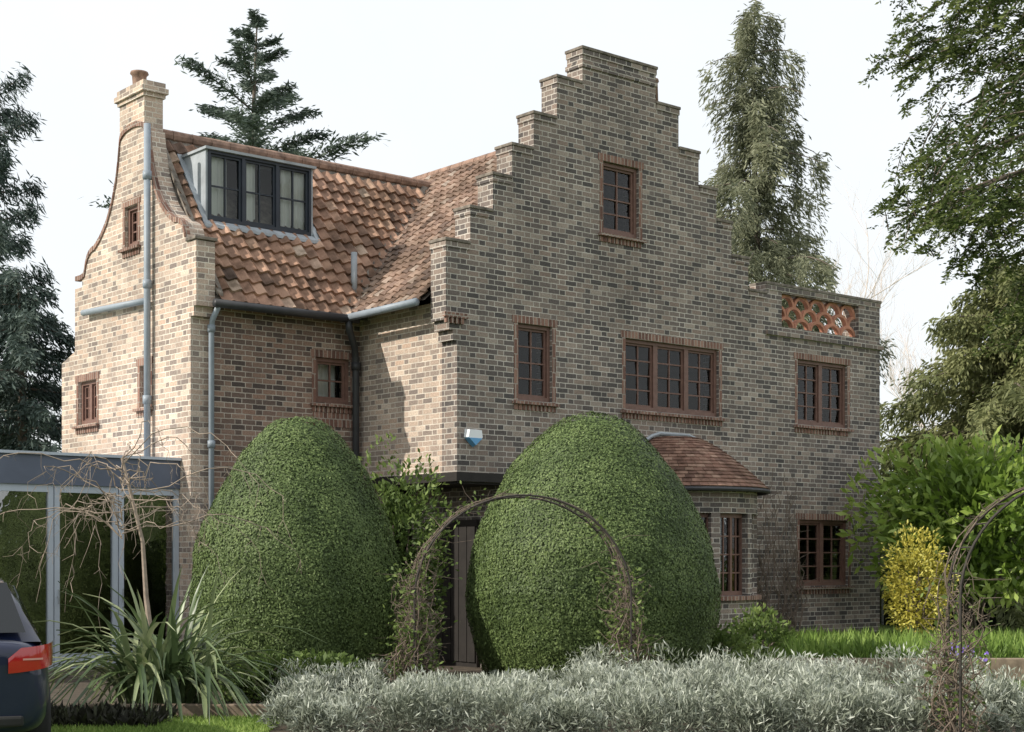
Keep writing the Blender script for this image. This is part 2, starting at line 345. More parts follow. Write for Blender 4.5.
# --- main stepped facade
ls=[-.20,.24,.66,1.02,1.44,1.90,2.42]; rs_=[6.64,6.20,5.78,5.41,4.99,4.52,4.0]; zs=[6.11,6.63,7.17,7.66,8.20,8.83,9.37]
RW=9.8; cols=[]
def cap(x0,x1,zt):
    c=MB(); c.box(x0-.028,x1+.028,-.03,.378,zt+.001,zt+.05); c.build('coping',M['coping'],house,bevel=.01)
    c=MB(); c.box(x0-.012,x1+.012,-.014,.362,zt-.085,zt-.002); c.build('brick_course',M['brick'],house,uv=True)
for i in range(6):
    zt=zs[i]
    if i==0: cols+=[(ls[0],0,5.0,zt,zt),(0,ls[1],0,zt,zt)]
    else: cols.append((ls[i],ls[i+1],0,zt,zt))
    cols.append((rs_[i+1],rs_[i],0,zt,zt))
    cap(ls[i],ls[i+1]-.032,zt); cap(rs_[i+1]+.032,rs_[i],zt)
cols.append((ls[6],rs_[6],0,9.37,9.37)); cap(ls[6],rs_[6],9.37)
c=MB(); c.box(ls[6]-.02,rs_[6]+.02,-.024,.37,9.10,9.17); c.build('brick_course',M['brick'],house,uv=True)
x_par=rs_[0]
cols.append((x_par,RW,0,6.28,6.28)); cap(x_par+.035,RW,6.28)
c=MB(); c.box(x_par+.003,RW+.06,-.05,.36,5.43,5.51); c.build('brick_course',M['brick'],house,uv=True)
holes=[(1.13,1.80,3.95,5.08),(3.33,5.47,3.95,5.06),(7.48,8.85,3.95,5.08),(7.53,8.87,1.15,2.30),(2.85,3.62,6.64,7.74),(7.06,9.18,5.60,6.17),(0,.90,0,2.72)]
fm=MB(); wall(fm,'f',0,.35,cols,holes)
fm.box(-.14,0,.001,.349,4.86,4.999); fm.box(-.07,0,.002,.348,4.72,4.859)
fm.box(RW-.3,RW,.351,6,0,5.39); fm.box(0,RW,8.0,8.3,0,5.3)
fm.box(0.001,.3,6.01,8,0,5.3)
fm.box(.90,1.15,.351,2.3,0,2.72)
fm.add([(0,8.31,5.301),(6.3,8.31,5.301),(3.08,8.31,8.38),(0,8.21,5.301),(6.3,8.21,5.301),(3.08,8.21,8.38)],[(0,1,2),(5,4,3),(0,3,4,1),(1,4,5,2),(2,5,3,0)])
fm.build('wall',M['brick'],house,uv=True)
sm=MB(); wall(sm,'s',0,.3,[(.35,2.42,0,5.32,5.32)],[(.35,2.2,0,2.72)]); sm.build('side_wall',M['bricksun'],house,uv=True)
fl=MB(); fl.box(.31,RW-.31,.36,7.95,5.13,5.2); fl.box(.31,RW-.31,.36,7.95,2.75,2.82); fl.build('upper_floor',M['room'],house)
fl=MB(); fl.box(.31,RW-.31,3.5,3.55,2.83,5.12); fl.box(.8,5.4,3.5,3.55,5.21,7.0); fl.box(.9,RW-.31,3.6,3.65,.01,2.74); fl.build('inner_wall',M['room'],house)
# recessed corner porch
g=MB(); g.box(-.03,.24,-.03,2.22,2.722,2.85); g.box(.241,.96,-.03,.2,2.722,2.85); g.build('beam',M['dooroak'],house)
g=MB(); g.box(.02,.9,.02,2.2,2.69,2.719); g.build('porch_ceiling',M['dooroak'],house)
g=MB(); g.box(.84,.899,.6,1.6,0,2.2)
for i in range(5): g.box(.815,.839,.62+i*.195,.80+i*.195,.08,2.1)
dr_=g.build('door',M['dooroak'],house); g=MB(); g.tube([(.80,1.5,1.0),(.80,1.5,1.12)],.015); g.build('door_handle',M['iron'],dr_)
k=MB(); k.box(ls[0]-.06,.16,-.06,-.001,5.03,5.10)
for i in range(4): k.box(ls[0]-.03+i*.09,ls[0]+.02+i*.09,-.05,-.001,4.95,5.029)
k.build('corbel',M['redbrick'],house,uv=True)
r=MB(); r.box(x_par,RW-.301,.351,7.9,5.3,5.4); r.build('flat_roof',M['lead'],house)
dr=[[(.02,.4)],[],[],[],[]]
for hh,l,rw_,cl,dd in ((holes[0],1,4,2,dr[0]),(holes[1],3,4,2,dr[1]),(holes[2],2,4,2,dr[2]),(holes[3],2,4,2,dr[3]),(holes[4],1,4,2,dr[4])): window('f',0,*hh,l,rw_,cl,house,drapes=dd,od=-.42)
# pierced panel: rows of curved half round tiles laid like fish scales
a0,a1,z0,z1=holes[5]; pm=MB(); nc=5; rad=(a1-a0)/(2*nc); nr=3; rowh=(z1-z0)/nr
for row in range(nr):
    odd=row%2; zc=z0+row*rowh+.003
    for c in range(nc+odd):
        xc=a0+rad+c*2*rad-(rad if odd else 0); pr=[]
        for q in range(17):
            th=math.pi*q/16; pr.append((xc+rad*math.cos(th),zc+(rowh+.01)*math.sin(th)**.9 if 0<q<16 else zc,xc+(rad-.045)*math.cos(th),zc+max(0,(rowh-.04))*math.sin(th)))
        for p_,q_ in zip(pr,pr[1:]):
            if max(p_[0],q_[0])>a1+.001 or min(p_[0],q_[0])<a0-.001: continue
            y0,y1=.07+.003*row,.16
            pm.hexa([(p_[2],y0,p_[3]),(q_[2],y0,q_[3]),(q_[2],y1,q_[3]),(p_[2],y1,p_[3]),(p_[0],y0,p_[1]),(q_[0],y0,q_[1]),(q_[0],y1,q_[1]),(p_[0],y1,p_[1])])
pm.build('pierced_tile_panel',M['terracotta'],house)
# --- left wing
SE=-2.9
lw=MB(); wh=(-.80,-.18,3.98,4.66)
wall(lw,'f',2.42,.3,[(SE+.301,0,0,5.25,5.25)],[wh])
lw.box(SE+.301,0,5.7,5.99,0,5.25)
lw.build('wall',M['brickred'],house,uv=True)
lw=MB()
dC=4.2; prof=[(0,8.05),(.43,8.0),(.47,7.75),(.56,7.42),(.70,7.10),(.88,6.84),(1.10,6.64),(1.3,6.52),(1.42,6.50),(1.54,6.44),(1.62,6.33),(1.66,6.16),(1.78,6.12)]
px_=[p[0] for p in prof]; pz_=[p[1] for p in prof]
ds=sorted({round(dC+sg*x,4) for x in np.concatenate([np.linspace(0,1.78,30),[.43,1.62,1.66]]) for sg in (-1,1)})
ec=[(d0,d1,0,float(np.interp(abs(d0-dC),px_,pz_)),float(np.interp(abs(d1-dC),px_,pz_))) for d0,d1 in zip(ds,ds[1:])]
ec+= [(5.98,6.25,0,5.95,5.95),(6.25,6.75,0,4.95,4.8)]
eh=[(4.05,4.47,6.33,6.95),(5.46,6.12,3.76,4.44),(3.66,3.98,3.88,4.5)]
wall(lw,'s',SE,.3,ec,eh)
lw.box(SE+.001,SE+.299,2.26,2.419,5.2,6.12); lw.box(SE+.002,SE+.298,2.33,2.418,5.06,5.199)
lw.build('end_wall',M['bricksun'],house,uv=True)
cm=MB(); seq=[(dC-x,float(np.interp(x,px_,pz_))) for x in np.linspace(1.64,.43,26)]+[(dC+.43*math.sin(t_),8.0+.16*math.cos(t_)) for t_ in np.linspace(-1.57,1.57,11)]+[(dC+x,float(np.interp(x,px_,pz_))) for x in np.linspace(.43,2.0,26)]
for (d0,z0),(d1,z1) in zip(seq,seq[1:]):
    cm.hexa([(SE-.025,d0,z0-.05),(SE+.07,d0,z0-.05),(SE+.07,d1,z1-.05),(SE-.025,d1,z1-.05),(SE-.025,d0,z0+.025),(SE+.07,d0,z0+.025),(SE+.07,d1,z1+.025),(SE-.025,d1,z1+.025)])
cm.build('coping',M['redbrick'],house,uv=True)
c=MB(); c.box(SE-.03,SE+.33,2.23,2.53,6.131,6.18); c.build('coping',M['coping'],house,bevel=.01)
for hh,l,rw_,cl in ((eh[0],1,3,2),(eh[1],2,3,2),(eh[2],1,3,2)): window('s',SE,*hh,l,rw_,cl,house)
window('f',2.42,*wh,1,2,2,house,drapes=[(.05,.95)],od=-.36)
ap=MB(); wbox(ap,'f',2.42,-.86,-.12,3.62,3.83,.001,.01); ap.build('apron',M['redbrick'],house,uv=True)
ch=MB(); ch.box(SE+.003,SE+.31,3.85,4.66,7.9,8.52); ch.box(SE-.025,SE+.34,3.82,4.69,8.521,8.58); ch.box(SE-.06,SE+.37,3.78,4.73,8.581,8.66); ch.box(SE-.03,SE+.34,3.82,4.69,8.661,8.75)
cho=ch.build('chimney',M['bricksun'],house,uv=True)
p=MB(); p.lathe([(.001,.24),(.10,.24),(.13,.25),(.14,.22),(.11,.19),(.10,.05),(.14,.0),(.001,0)],(SE+.15,4.3,8.751)); p.build('chimney_pot',M['ridge'],cho,smooth=True)
p=MB(); p.lathe([(.001,.42),(.08,.42),(.09,.38),(.07,.35),(.08,.0),(.001,0)],(4.15,.20,8.88)); p.build('chimney_pot',M['ridge'],house,smooth=True)
# --- roofs
def pantiles(mb,org,ax,up,nr,W,Lh,tw,g,keep,amp=.030,lip=.06,tv=.2):
    org,ax,up,nr=(np.array(q,float) for q in (org,ax,up,nr))
    for j in range(int(Lh/g)+1):
        for i in range(int(W/tw)):
            c=org+ax*(i+.5)*tw+up*(j+.5)*g
            if (j+1)*g>Lh+.05 or not keep(c): continue
            t=min(1,max(0,random.gauss(.5,tv))); l1,l2=random.uniform(-.004,.005),random.uniform(-.003,.004); sl_=random.uniform(-.007,.005); vs_=[]
            for (vv,rz) in ((0,.008),(0,lip),(1.12,.010)):
                for q in range(7):
                    x=q/6; hh=amp*math.cos(2*math.pi*x+.5)+.002*random.uniform(-1,1)
                    vs_.append(org+ax*((i+x*1.03)*tw)+up*(j*g+vv*g+sl_)+nr*(rz+hh+l1+l2*(x-.5)*2))
            fs=[(r_*7+q,r_*7+q+1,(r_+1)*7+q+1,(r_+1)*7+q) for r_ in (0,1) for q in range(6)]
            mb.add(vs_,fs,t)
zL=lambda s,d: 5.27+(d-2.2)*(8.1-5.27)/2.0
zM=lambda s,d: 5.33+(s+.3)*(8.42-5.33)/3.38
def upn(vx,vy,rise):
    u_=np.array([vx,vy,rise]); ln=np.linalg.norm(u_); u_=u_/ln; return u_,ln
upL,lenL=upn(0,2.0,8.1-5.27); nL=np.array([0,-upL[2],upL[1]])
upM,lenM=upn(3.38,0,8.42-5.33); nM=np.array([-upM[2],0,upM[0]])
D0,DS0,DS1,DZ0,DZ1=3.13,-2.27,-.40,6.60,7.68
def keepL(c):
    if DS0-.02<c[0]<DS1+.02 and D0<c[1]<3.9: return False
    return zL(*c[:2])>zM(*c[:2])-.22
rm=MB(); pantiles(rm,(SE+.31,2.16,5.25),(1,0,0),upL,nL,5.9,lenL,.205,.235,keepL)
ro=rm.build('roof',M['tile'],house,tint=True)
dk=MB(); dk.add([(SE+.3,2.2,5.25),(3.0,2.2,5.25),(3.0,4.2,8.08),(SE+.3,4.2,8.08),(SE+.3,6.2,5.25),(3.0,6.2,5.25)],[(0,1,2,3),(3,2,5,4)]); dk.build('underlay',M['coping'],ro)
rt=MB()
for i in range(17): rt.tube([(SE+.3+i*.33,4.2,8.085),(SE+.3+i*.33+.325,4.2,8.09)],.095,.088,n=10)
rt.build('ridge_tile',M['ridge'],ro)
rm=MB(); pantiles(rm,(-.36,.36,5.30),(0,1,0),upM,nM,4.6,lenM,.17,.185,lambda c: (c[1]>4.2 and c[0]>2.5) or zM(*c[:2])>zL(*c[:2])-.22,.018,.04,.26)
rm2=rm.build('roof',M['tileold'],house,tint=True)
dk=MB(); dk.add([(-.3,.36,5.31),(-.3,8.2,5.31),(3.08,8.2,8.40),(3.08,.36,8.40),(6.46,8.2,5.31),(6.46,.36,5.31)],[(0,3,2,1),(3,5,4,2)]); dk.build('underlay',M['coping'],rm2)
rt=MB()
for i in range(23): rt.tube([(3.08,.4+i*.33,8.41),(3.08,.4+i*.33+.325,8.415)],.095,.088,n=10)
rt.build('ridge_tile',M['ridge'],rm2)
vm=MB(); pts=[]
for i in range(11):
    z=5.35+i*(8.08-5.35)/10; s=-.3+(z-5.33)/(8.42-5.33)*3.38; d=2.2+(z-5.27)/(8.1-5.27)*2.0; pts.append((s,d,z))
q=[]
for (s,d,z) in pts: q+=[(s-.13,d,z+.075),(s,d,z+.055),(s+.02,d-.13,z+.075)]
vm.add(q,[(i*3+j,i*3+j+1,(i+1)*3+j+1,(i+1)*3+j) for i in range(10) for j in (0,1)]); vm.build('valley_flashing',M['coping'],house)
fl=MB()
fl.hexa([(SE+.301,2.2,5.36),(SE+.40,2.2,5.36),(SE+.40,4.2,8.2),(SE+.301,4.2,8.2),(SE+.301,2.2,5.42),(SE+.40,2.2,5.40),(SE+.40,4.2,8.23),(SE+.301,4.2,8.26)])
fl.build('verge_flashing',M['coping'],house)
# dormer
dm=MB()
dm.box(DS0,DS0+.035,D0,4.12,6.3,DZ1); dm.box(DS1-.035,DS1,D0,4.12,6.3,DZ1)
dm.box(DS0-.03,DS1+.03,D0-.06,4.12,DZ1+.001,DZ1+.04); dm.box(DS0+.036,DS1-.036,D0+.001,D0+.05,6.3,DZ0+.035)
do=dm.build('dormer',M['lead'],house)
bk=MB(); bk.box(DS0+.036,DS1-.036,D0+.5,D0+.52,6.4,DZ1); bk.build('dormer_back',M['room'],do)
window('f',D0-.065,DS0+.036,DS1-.036,DZ0+.04,DZ1-.002,3,2,2,do,frame=M['darkframe'],surround=False,drapes=[(.03,.22),(.37,.50),(.74,.97)],od=-.20)
am=MB(); q=[]
for i in range(33):
    s=DS0-.07+(DS1-DS0+.14)*i/32; wv=.008*math.cos(i*2.0)
    q+=[(s,D0-.012,DZ0+.035),(s,D0-.04,DZ0+.02),(s,D0-.04-.08,zL(s,D0-.12)+.14+wv),(s,D0-.04-.085,zL(s,D0-.125)+.10+wv)]
am.add(q,[(i*4+j,i*4+j+1,(i+1)*4+j+1,(i+1)*4+j) for i in range(32) for j in (0,1,2)])
for sx in (DS0,DS1):
    W_=.08; w0=-W_ if sx==DS0 else 0; zz=lambda d,e: zL(0,d)+e
    am.hexa([(sx+w0,D0-.12,zz(D0-.12,.08)),(sx+w0+W_,D0-.12,zz(D0-.12,.08)),(sx+w0+W_,3.86,zz(3.86,.08)),(sx+w0,3.86,zz(3.86,.08))]+[(sx+w0,D0-.12,zz(D0-.12,.125)),(sx+w0+W_,D0-.12,zz(D0-.12,.125)),(sx+w0+W_,3.86,zz(3.86,.125)),(sx+w0,3.86,zz(3.86,.125))])
am.build('lead_apron',M['lead'],do)
# gutters and pipes
g=MB(); g.tube([(SE+.2,2.10,5.23),(-.25,2.10,5.235)],.062,n=8); g.build('gutter',M['iron'],house,smooth=True)
g=MB(); g.tube([(-.42,.40,5.27),(-.42,2.3,5.25)],.058,n=8); g.build('gutter',M['pipe'],house,smooth=True)
g=MB(); g.tube([(-.42,2.1,5.2),(-.42,2.1,5.08),(-.16,2.33,4.85),(-.13,2.34,4.6),(-.13,2.34,.1)],.055,n=8)
for z in (4.5,2.9,1.4): g.tube([(-.13,2.34,z),(-.13,2.34,z+.12)],.075,n=8)
g.build('downpipe',M['iron'],house,smooth=True)
g=MB(); g.tube([(-2.62,2.12,5.2),(-2.62,2.3,5.02),(-2.62,2.33,4.9),(-2.62,2.33,.1)],.042,n=8)
for z in (4.85,3.2,1.6): g.tube([(-2.62,2.33,z),(-2.62,2.33,z+.10)],.058,n=8)
g.build('downpipe',M['pipe'],house,smooth=True)
g=MB(); g.tube([(SE-.09,3.57,3.1),(SE-.09,3.57,8.02)],.05,n=10)
for z in (3.9,5.6,7.2): g.tube([(SE-.09,3.57,z),(SE-.09,3.57,z+.12)],.066,n=10)
g.tube([(SE-.09,3.62,5.42),(SE-.09,5.75,5.50)],.05,n=8); g.build('soil_pipe',M['pipe'],house,smooth=True)
sv=-.02; g=MB(); g.tube([(sv,2.55,5.6),(sv,2.55,6.35)],.05,n=10); g.build('vent_pipe',M['lead'],house,smooth=True)
g=MB(); g.tube([(sv,2.55,5.45),(sv,2.55,5.72)],.075,n=10); g.build('vent_collar',M['iron'],house)
# bow bay
bc=4.4; BR=1.33; bw=MB()
def arcseg(mb,t0,t1,z0,z1,r0,r1,n):
    for i in range(n):
        a,b=t0+(t1-t0)*i/n,t0+(t1-t0)*(i+1)/n
        P=lambda r,t,z:(bc+r*math.cos(t),-r*math.sin(t),z)
        o=len(mb.f); mb.hexa([P(r1,b,z0),P(r1,a,z0),P(r0,a,z0),P(r0,b,z0),P(r1,b,z1),P(r1,a,z1),P(r0,a,z1),P(r0,b,z1)])
        mb.fuv[o+2]=[(-b*r1,z0),(-a*r1,z0),(-a*r1,z1),(-b*r1,z1)]
arcseg(bw,.02,math.pi-.02,0,1.05,BR-.25,BR,24); arcseg(bw,.02,math.pi-.02,2.32,2.74,BR-.25,BR,24)
nb=5; gap=.12; span=(math.pi-.04-gap*(nb+1))/nb; ws=[]
for i in range(nb+1):
    t=.02+i*(span+gap); arcseg(bw,t,t+gap,1.05,2.32,BR-.25,BR,2)
    if i<nb: ws.append((t+gap,t+gap+span))
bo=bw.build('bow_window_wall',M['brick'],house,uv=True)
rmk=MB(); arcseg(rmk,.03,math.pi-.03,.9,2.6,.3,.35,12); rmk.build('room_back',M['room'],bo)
for (t0,t1) in ws:
    fr=MB(); pn_=MB(); R0=BR-.1
    arcseg(fr,t0,t1,1.051,1.12,R0-.06,R0,3); arcseg(fr,t0,t1,2.25,2.319,R0-.06,R0,3)
    dt=(t1-t0)
    for q in (0,.5,1): 
        tm=t0+dt*q; arcseg(fr,max(t0,tm-.02)+.001,min(t1,tm+.02)-.001,1.121,2.249,R0-.06,R0,1)
    for q in (.25,.75): arcseg(fr,t0+dt*q-.008,t0+dt*q+.008,1.121,2.249,R0-.05,R0-.02,1)
    for q in (1,2,3): arcseg(fr,t0+.02,t1-.02,1.12+q*.282-.011,1.12+q*.282+.011,R0-.045,R0-.022,3)
    wo=fr.build('window',M['timber'],bo)
    arcseg(pn_,t0+.002,t1-.002,1.06,2.31,R0-.04,R0-.035,4); pn_.build('pane',M['pane'],wo)
bs=MB(); arcseg(bs,.03,math.pi-.03,.98,1.045,BR+.001,BR+.07,24); bs.build('sill',M['redbrick'],bo,uv=True)
br_=MB(); rp=[(1.50,2.72),(1.36,2.86),(1.17,3.03),(.95,3.21),(.70,3.39),(.48,3.51),(.30,3.56)]
zz_=[p_[1] for p_ in rp]; rr=[p_[0] for p_ in rp]; NCO=17
tt=np.linspace(0,1,NCO+1); cum=np.concatenate([[0],np.cumsum([math.hypot(rr[i+1]-rr[i],zz_[i+1]-zz_[i]) for i in range(len(rr)-1)])]); cum/=cum[-1]
for j in range(NCO):
    ra,za=np.interp(tt[j],cum,rr),np.interp(tt[j],cum,zz_); rb,zb=np.interp(tt[j+1],cum,rr),np.interp(tt[j+1],cum,zz_)
    nt_=max(6,int(math.pi*ra/.14)); off=random.random()*.5
    for i in range(-1,nt_+1):
        a=max(0,math.pi*(i+off)/nt_); b=min(math.pi,math.pi*(i+1+off)/nt_-.005)
        if b-a<.01: continue
        P=lambda r,t,z:(bc+r*math.cos(t),-r*math.sin(t)-.002,z)
        lift=.012+random.uniform(0,.004)
        v_=[P(ra+.002,a,za),P(ra+.002,b,za),P(ra+lift,a,za+lift*.8),P(ra+lift,b,za+lift*.8),P(rb,a,zb+.003),P(rb,b,zb+.003)]
        br_.add(v_,[(0,1,3,2),(2,3,5,4)],random.uniform(.1,1))
bro=br_.build('bow_window_roof',M['tilebay'],house,tint=True)
ud=MB(); ud.lathe([(r_-.01,z_-.01) for r_,z_ in rp]+[(.0,3.57)],(bc,-.001,0),n=24,a0=math.pi,a1=2*math.pi); ud.lathe([(1.45,2.70),(0,2.70)],(bc,-.001,0),n=24,a0=math.pi,a1=2*math.pi); ud.build('roof_soffit',M['coping'],bro)
fs_=MB(); fs_.tube([(bc+sg*(r_+.03),-.02,z_+.05) for sg,seq_ in ((-1,rp),(1,rp[::-1])) for r_,z_ in seq_],.03,n=6)
fs_.build('lead_flashing',M['lead'],bro)
gg=MB(); gg.tube([(bc+1.51*math.cos(t),-1.51*math.sin(t),2.68) for t in np.linspace(.02,math.pi-.02,24)],.035,n=8); gg.build('gutter',M['iron'],bro)
# alarm box on the wall
ab=empty('alarm_box',hw(.27,-.001,3.37),'small white and blue alarm box on the brick wall left of the right topiary','alarm box',HROT)
m=MB(); pr=[(-.13,.10),(.13,.10),(.15,-.02),(.0,-.15),(-.15,-.02)]; n=5
m.add([(x,-.001,z) for x,z in pr]+[(x*.85,-.09,z*.85) for x,z in pr],[tuple(range(5,10))[::-1]]+[(i,5+i,5+(i+1)%5,(i+1)%5) for i in range(5)]); m.build('cover',M['white'],ab)
m=MB(); pr=[(-.14,-.03),(.14,-.03),(.0,-.15)]; m.add([(x*1.02,-.012,z*1.02-.004) for x,z in pr]+[(x*.86,-.094,z*.86-.003) for x,z in pr],[(5,4,3),(0,3,4,1),(1,4,5,2),(2,5,3,0)]); m.build('lamp_lens',M['blue'],ab)
# ------------------------------------------------------------ glazed extension
ext=empty('glazed_extension',hw(-2.9,2.75,0),'low flat roofed glass extension with grey blue doors on the left end of the house','extension',HROT)
m=MB(); m.box(-5.2,-.005,-.03,3.2,2.62,3.02); m.build('fascia',M['extband'],ext)
m=MB(); m.box(-5.24,-.006,-.07,3.2,3.021,3.06); m.build('roof_edge',M['extframe'],ext)
m=MB(); m.box(-5.2,-.005,0,3.09,0,.12); m.build('floor',M['coping'],ext)
x=-.005; 
for i in range(5):
    x1=x-.93; f=MB()
    f.box(x-.075,x-.002,.0,.09,.121,2.619); f.box(x1,x1+.075,.0,.09,.121,2.619); f.box(x1+.076,x-.076,.001,.089,2.52,2.619); f.box(x1+.076,x-.076,.001,.089,.121,.32)
    fo=f.build('door',M['extframe'],ext); p_=MB(); p_.box(x1+.07,x-.07,.04,.05,.3,2.53); p_.build('pane',M['doorpane'],fo)
    hd=MB(); hd.tube([(x1+.04,-.045,1.0),(x1+.04,-.045,1.2)],.012); hd.tube([(x1+.04,0,1.1),(x1+.04,-.045,1.1)],.01); hd.build('handle',M['lead'],fo)
    x=x1-.012
m=MB(); m.box(-5.2,-5.1,.1,3.2,.12,2.619); m.build('wall',M['extband'],ext)
m=MB(); m.box(-5.1,-.005,3.1,3.19,.12,2.619); m.build('wall',M['lead'],ext)
# ------------------------------------------------------------ topiary
def topiary(px0,px1,ytop,Y,label,seed):
    cx=gx((px0+px1)/2,Y); R=(px1-px0)/2/F*Y*.985; H=EYE-(ytop-HY)/F*Y-.02
    root=empty('yew_topiary',(cx,Y,0),label,'topiary',group='clipped yew domes in front of the house')
    ts=np.array([0,.08,.15,.25,.34,.49,.6,.68,.78,.868,.92,.96,.985,1.0]); rs=np.array([.80,.88,.94,.985,1.0,.955,.87,.79,.665,.52,.41,.30,.19,0.])
    n=110000; t=rng.uniform(0,1,n*2); keep=rng.uniform(0,1,n*2)<np.interp(t,ts,rs)*.85+.15; t=t[keep][:n]; n=len(t)
    th=rng.uniform(0,6.283,n); r=np.interp(t,ts,rs)*R
    dr=np.gradient(np.interp(np.linspace(0,1,200),ts,rs)*R,H/199); slope=np.interp(t,np.linspace(0,1,200),dr)
    N=unit(np.stack([np.cos(th),np.sin(th),-slope],1)); N[t>.99]=[0,0,1]
    P=np.stack([r*np.cos(th),r*np.sin(th),t*H],1)
    lump=(pn(P,1.2,seed)-.5)*.06+(pn(P,5,seed+1)-.5)*.03
    P=P+N*(lump+rng.uniform(-.035,.008,n))[:,None]
    Rn=rng.normal(size=(n,3)); Tn=unit(Rn-N*np.sum(Rn*N,axis=1,keepdims=True))
    D=Tn+N*rng.uniform(.0,.35,n)[:,None]
    tint=.22+.42*pn(P,4.5,seed+2)*rng.uniform(.4,1.4,n)+.3*rng.uniform(-.6,1,n)
    leafmesh('foliage',P,.036,.018,M['yew_clipped'],root,D,N,tint,nj=.28)
    m=MB(); m.lathe([(max(.001,np.interp(q,ts,rs)*R-.05),q*(H-.05)) for q in np.linspace(0,1,40)],n=48,t=.18); m.build('inner_growth',M['yew_clipped'],root,smooth=True,tint=True)
    m=MB(); m.tube([(0,0,-.05),(0,0,.5)],.12,.1,n=8); m.build('trunk',M['bark'],root)
topiary(190,404,415,19.5,'rounded clipped yew dome on the left, in front of the gutter pipe and small window',3)
topiary(463,721,411,20.0,'larger clipped yew dome in the middle, behind the thin rose arch',9)
# ------------------------------------------------------------ trees
def conifer(name,label,cat,base,H,h0,nb,Lf,sl,droop,plate,hang,nleaf,ls,lwid,mat,r0=.25,clump=False,tfreq=.9,lvar=(.65,1.2)):
    root=empty(name,base,label,cat)
    tm=MB(); wig=lambda z:np.array([.12*math.sin(z*.35),.12*math.cos(z*.3)-.12,0])
    tm.tube([np.array([0,0,z])+wig(z) for z in np.linspace(-.1,H,16)],r0,.02,n=8)
    Ps=[];Ds=[];Ts=[]
    for i in range(nb):
        f=h0+(1-h0)*((i+random.random())/nb); az=i*2.4+random.uniform(-.5,.5); L=Lf(f)*random.uniform(*lvar)
        o=np.array([math.cos(az),math.sin(az),0]); pe=np.array([-o[1],o[0],0]); s=sl(f)+random.uniform(-.12,.12)
        st=np.array([0,0,f*H])+wig(f*H); bend=random.uniform(-.15,.15)
        fn=lambda t: st+o*L*t[:,None]+pe*(bend*L*t*t)[:,None]+np.array([0,0,1])*((s*t-droop*t*t)*L)[:,None]
        tm.tube(list(fn(np.linspace(0,1,7))),max(.012,.035*L/2),.006,n=4,cap=False)
        n=max(12,int(nleaf*L))
        if clump:
            k=max(3,int(L*2.0)); ct=np.linspace(.35,1.,k); t=np.clip(ct[rng.integers(0,k,n)]+rng.normal(size=n)*.035,.05,1.05)
        else: t=.12+.9*rng.uniform(0,1,n)**.75
        dn=rng.uniform(0,1,n)**1.5*hang; lat=rng.normal(size=n)*plate*L*(1.1-t*.75)
        if hang>.5:
            k=max(4,int(L*6)); ct=rng.uniform(.15,1,k); hl=hang*rng.uniform(.35,1.25,k); la=rng.normal(size=k)*plate*L; idx=rng.integers(0,k,n)
            u=rng.uniform(0,1,n); t=np.clip(ct[idx]+rng.normal(size=n)*.035*(1-u*.5),0,1.03); dn=u*hl[idx]; lat=la[idx]+rng.normal(size=n)*.08
        p=fn(t)
        p=p+pe*lat[:,None]+o*(rng.normal(size=n)*(.08*L if hang<=.5 else .06))[:,None]-np.array([0,0,1])*dn[:,None]+rng.normal(size=(n,3))*np.array([.05,.05,.06 if not clump else .14])
        d=o*.6+pe*np.sign(lat)[:,None]*.7+rng.normal(size=(n,3))*.35-np.array([0,0,1])*(.9*(hang>0.05)*np.ones(n)*(.4+dn/(hang+.01)))[:,None]
        Ps.append(p);Ds.append(d);Ts.append(.3+.55*(pn(p,tfreq,5)-.35)+.35*rng.uniform(-.4,.7,n)+(.18 if random.random()<.3 else 0)-.2*dn/(hang+.3))
    tm.build('trunk',M['bark'],root,smooth=True)
    leafmesh('crown',np.concatenate(Ps),ls,lwid,mat,root,np.concatenate(Ds),None,np.concatenate(Ts)); return root
def topz(py,Y): return EYE-(py-HY)/F*Y
conifer('cedar_tree','blue green cedar with layered open branches rising behind the tiled roof','tree',(gx(258,46),46,0),topz(22,46),.45,46,lambda f:.5+6.9*(1-f)**.9,lambda f:.10+.55*f,.12,.15,.05,300,.22,.05,M['cedar_leaf'],.3)
conifer('weeping_cypress','tall ragged cypress with hanging grey green foliage right of the stepped gable','tree',(gx(757,40),40,0),topz(6,40),.24,92,lambda f:.45+3.5*(1-f)**.72,lambda f:.35,.50,.10,1.0,560,.17,.036,M['weep_leaf'],.2,lvar=(.45,1.3))
conifer('weeping_cypress','drooping yellow green conifer at the right edge behind the laurel','tree',(gx(1000,33),33,0),topz(262,33),.12,125,lambda f:.4+4.1*(1-f)**.75,lambda f:.25,.4,.13,.45,420,.17,.045,M['cypress_leaf'],.25)
conifer('pine_tree','dark pine with clumped branches at the left edge of the garden','tree',(gx(-14,36),36,0),topz(100,36),.25,40,lambda f:.8+1.7*(1-f)**.5,lambda f:.25+.2*f,.15,.13,.1,400,.22,.035,M['pine_leaf'],.22,clump=True)
conifer('spruce_tree','dense dark conifer behind the glass extension, left of the curved gable','tree',(gx(18,32),32,0),topz(275,32),.1,66,lambda f:.4+2.0*(1-f)**.6,lambda f:.1,.25,.15,.25,520,.16,.035,M['pine_leaf'],.2)
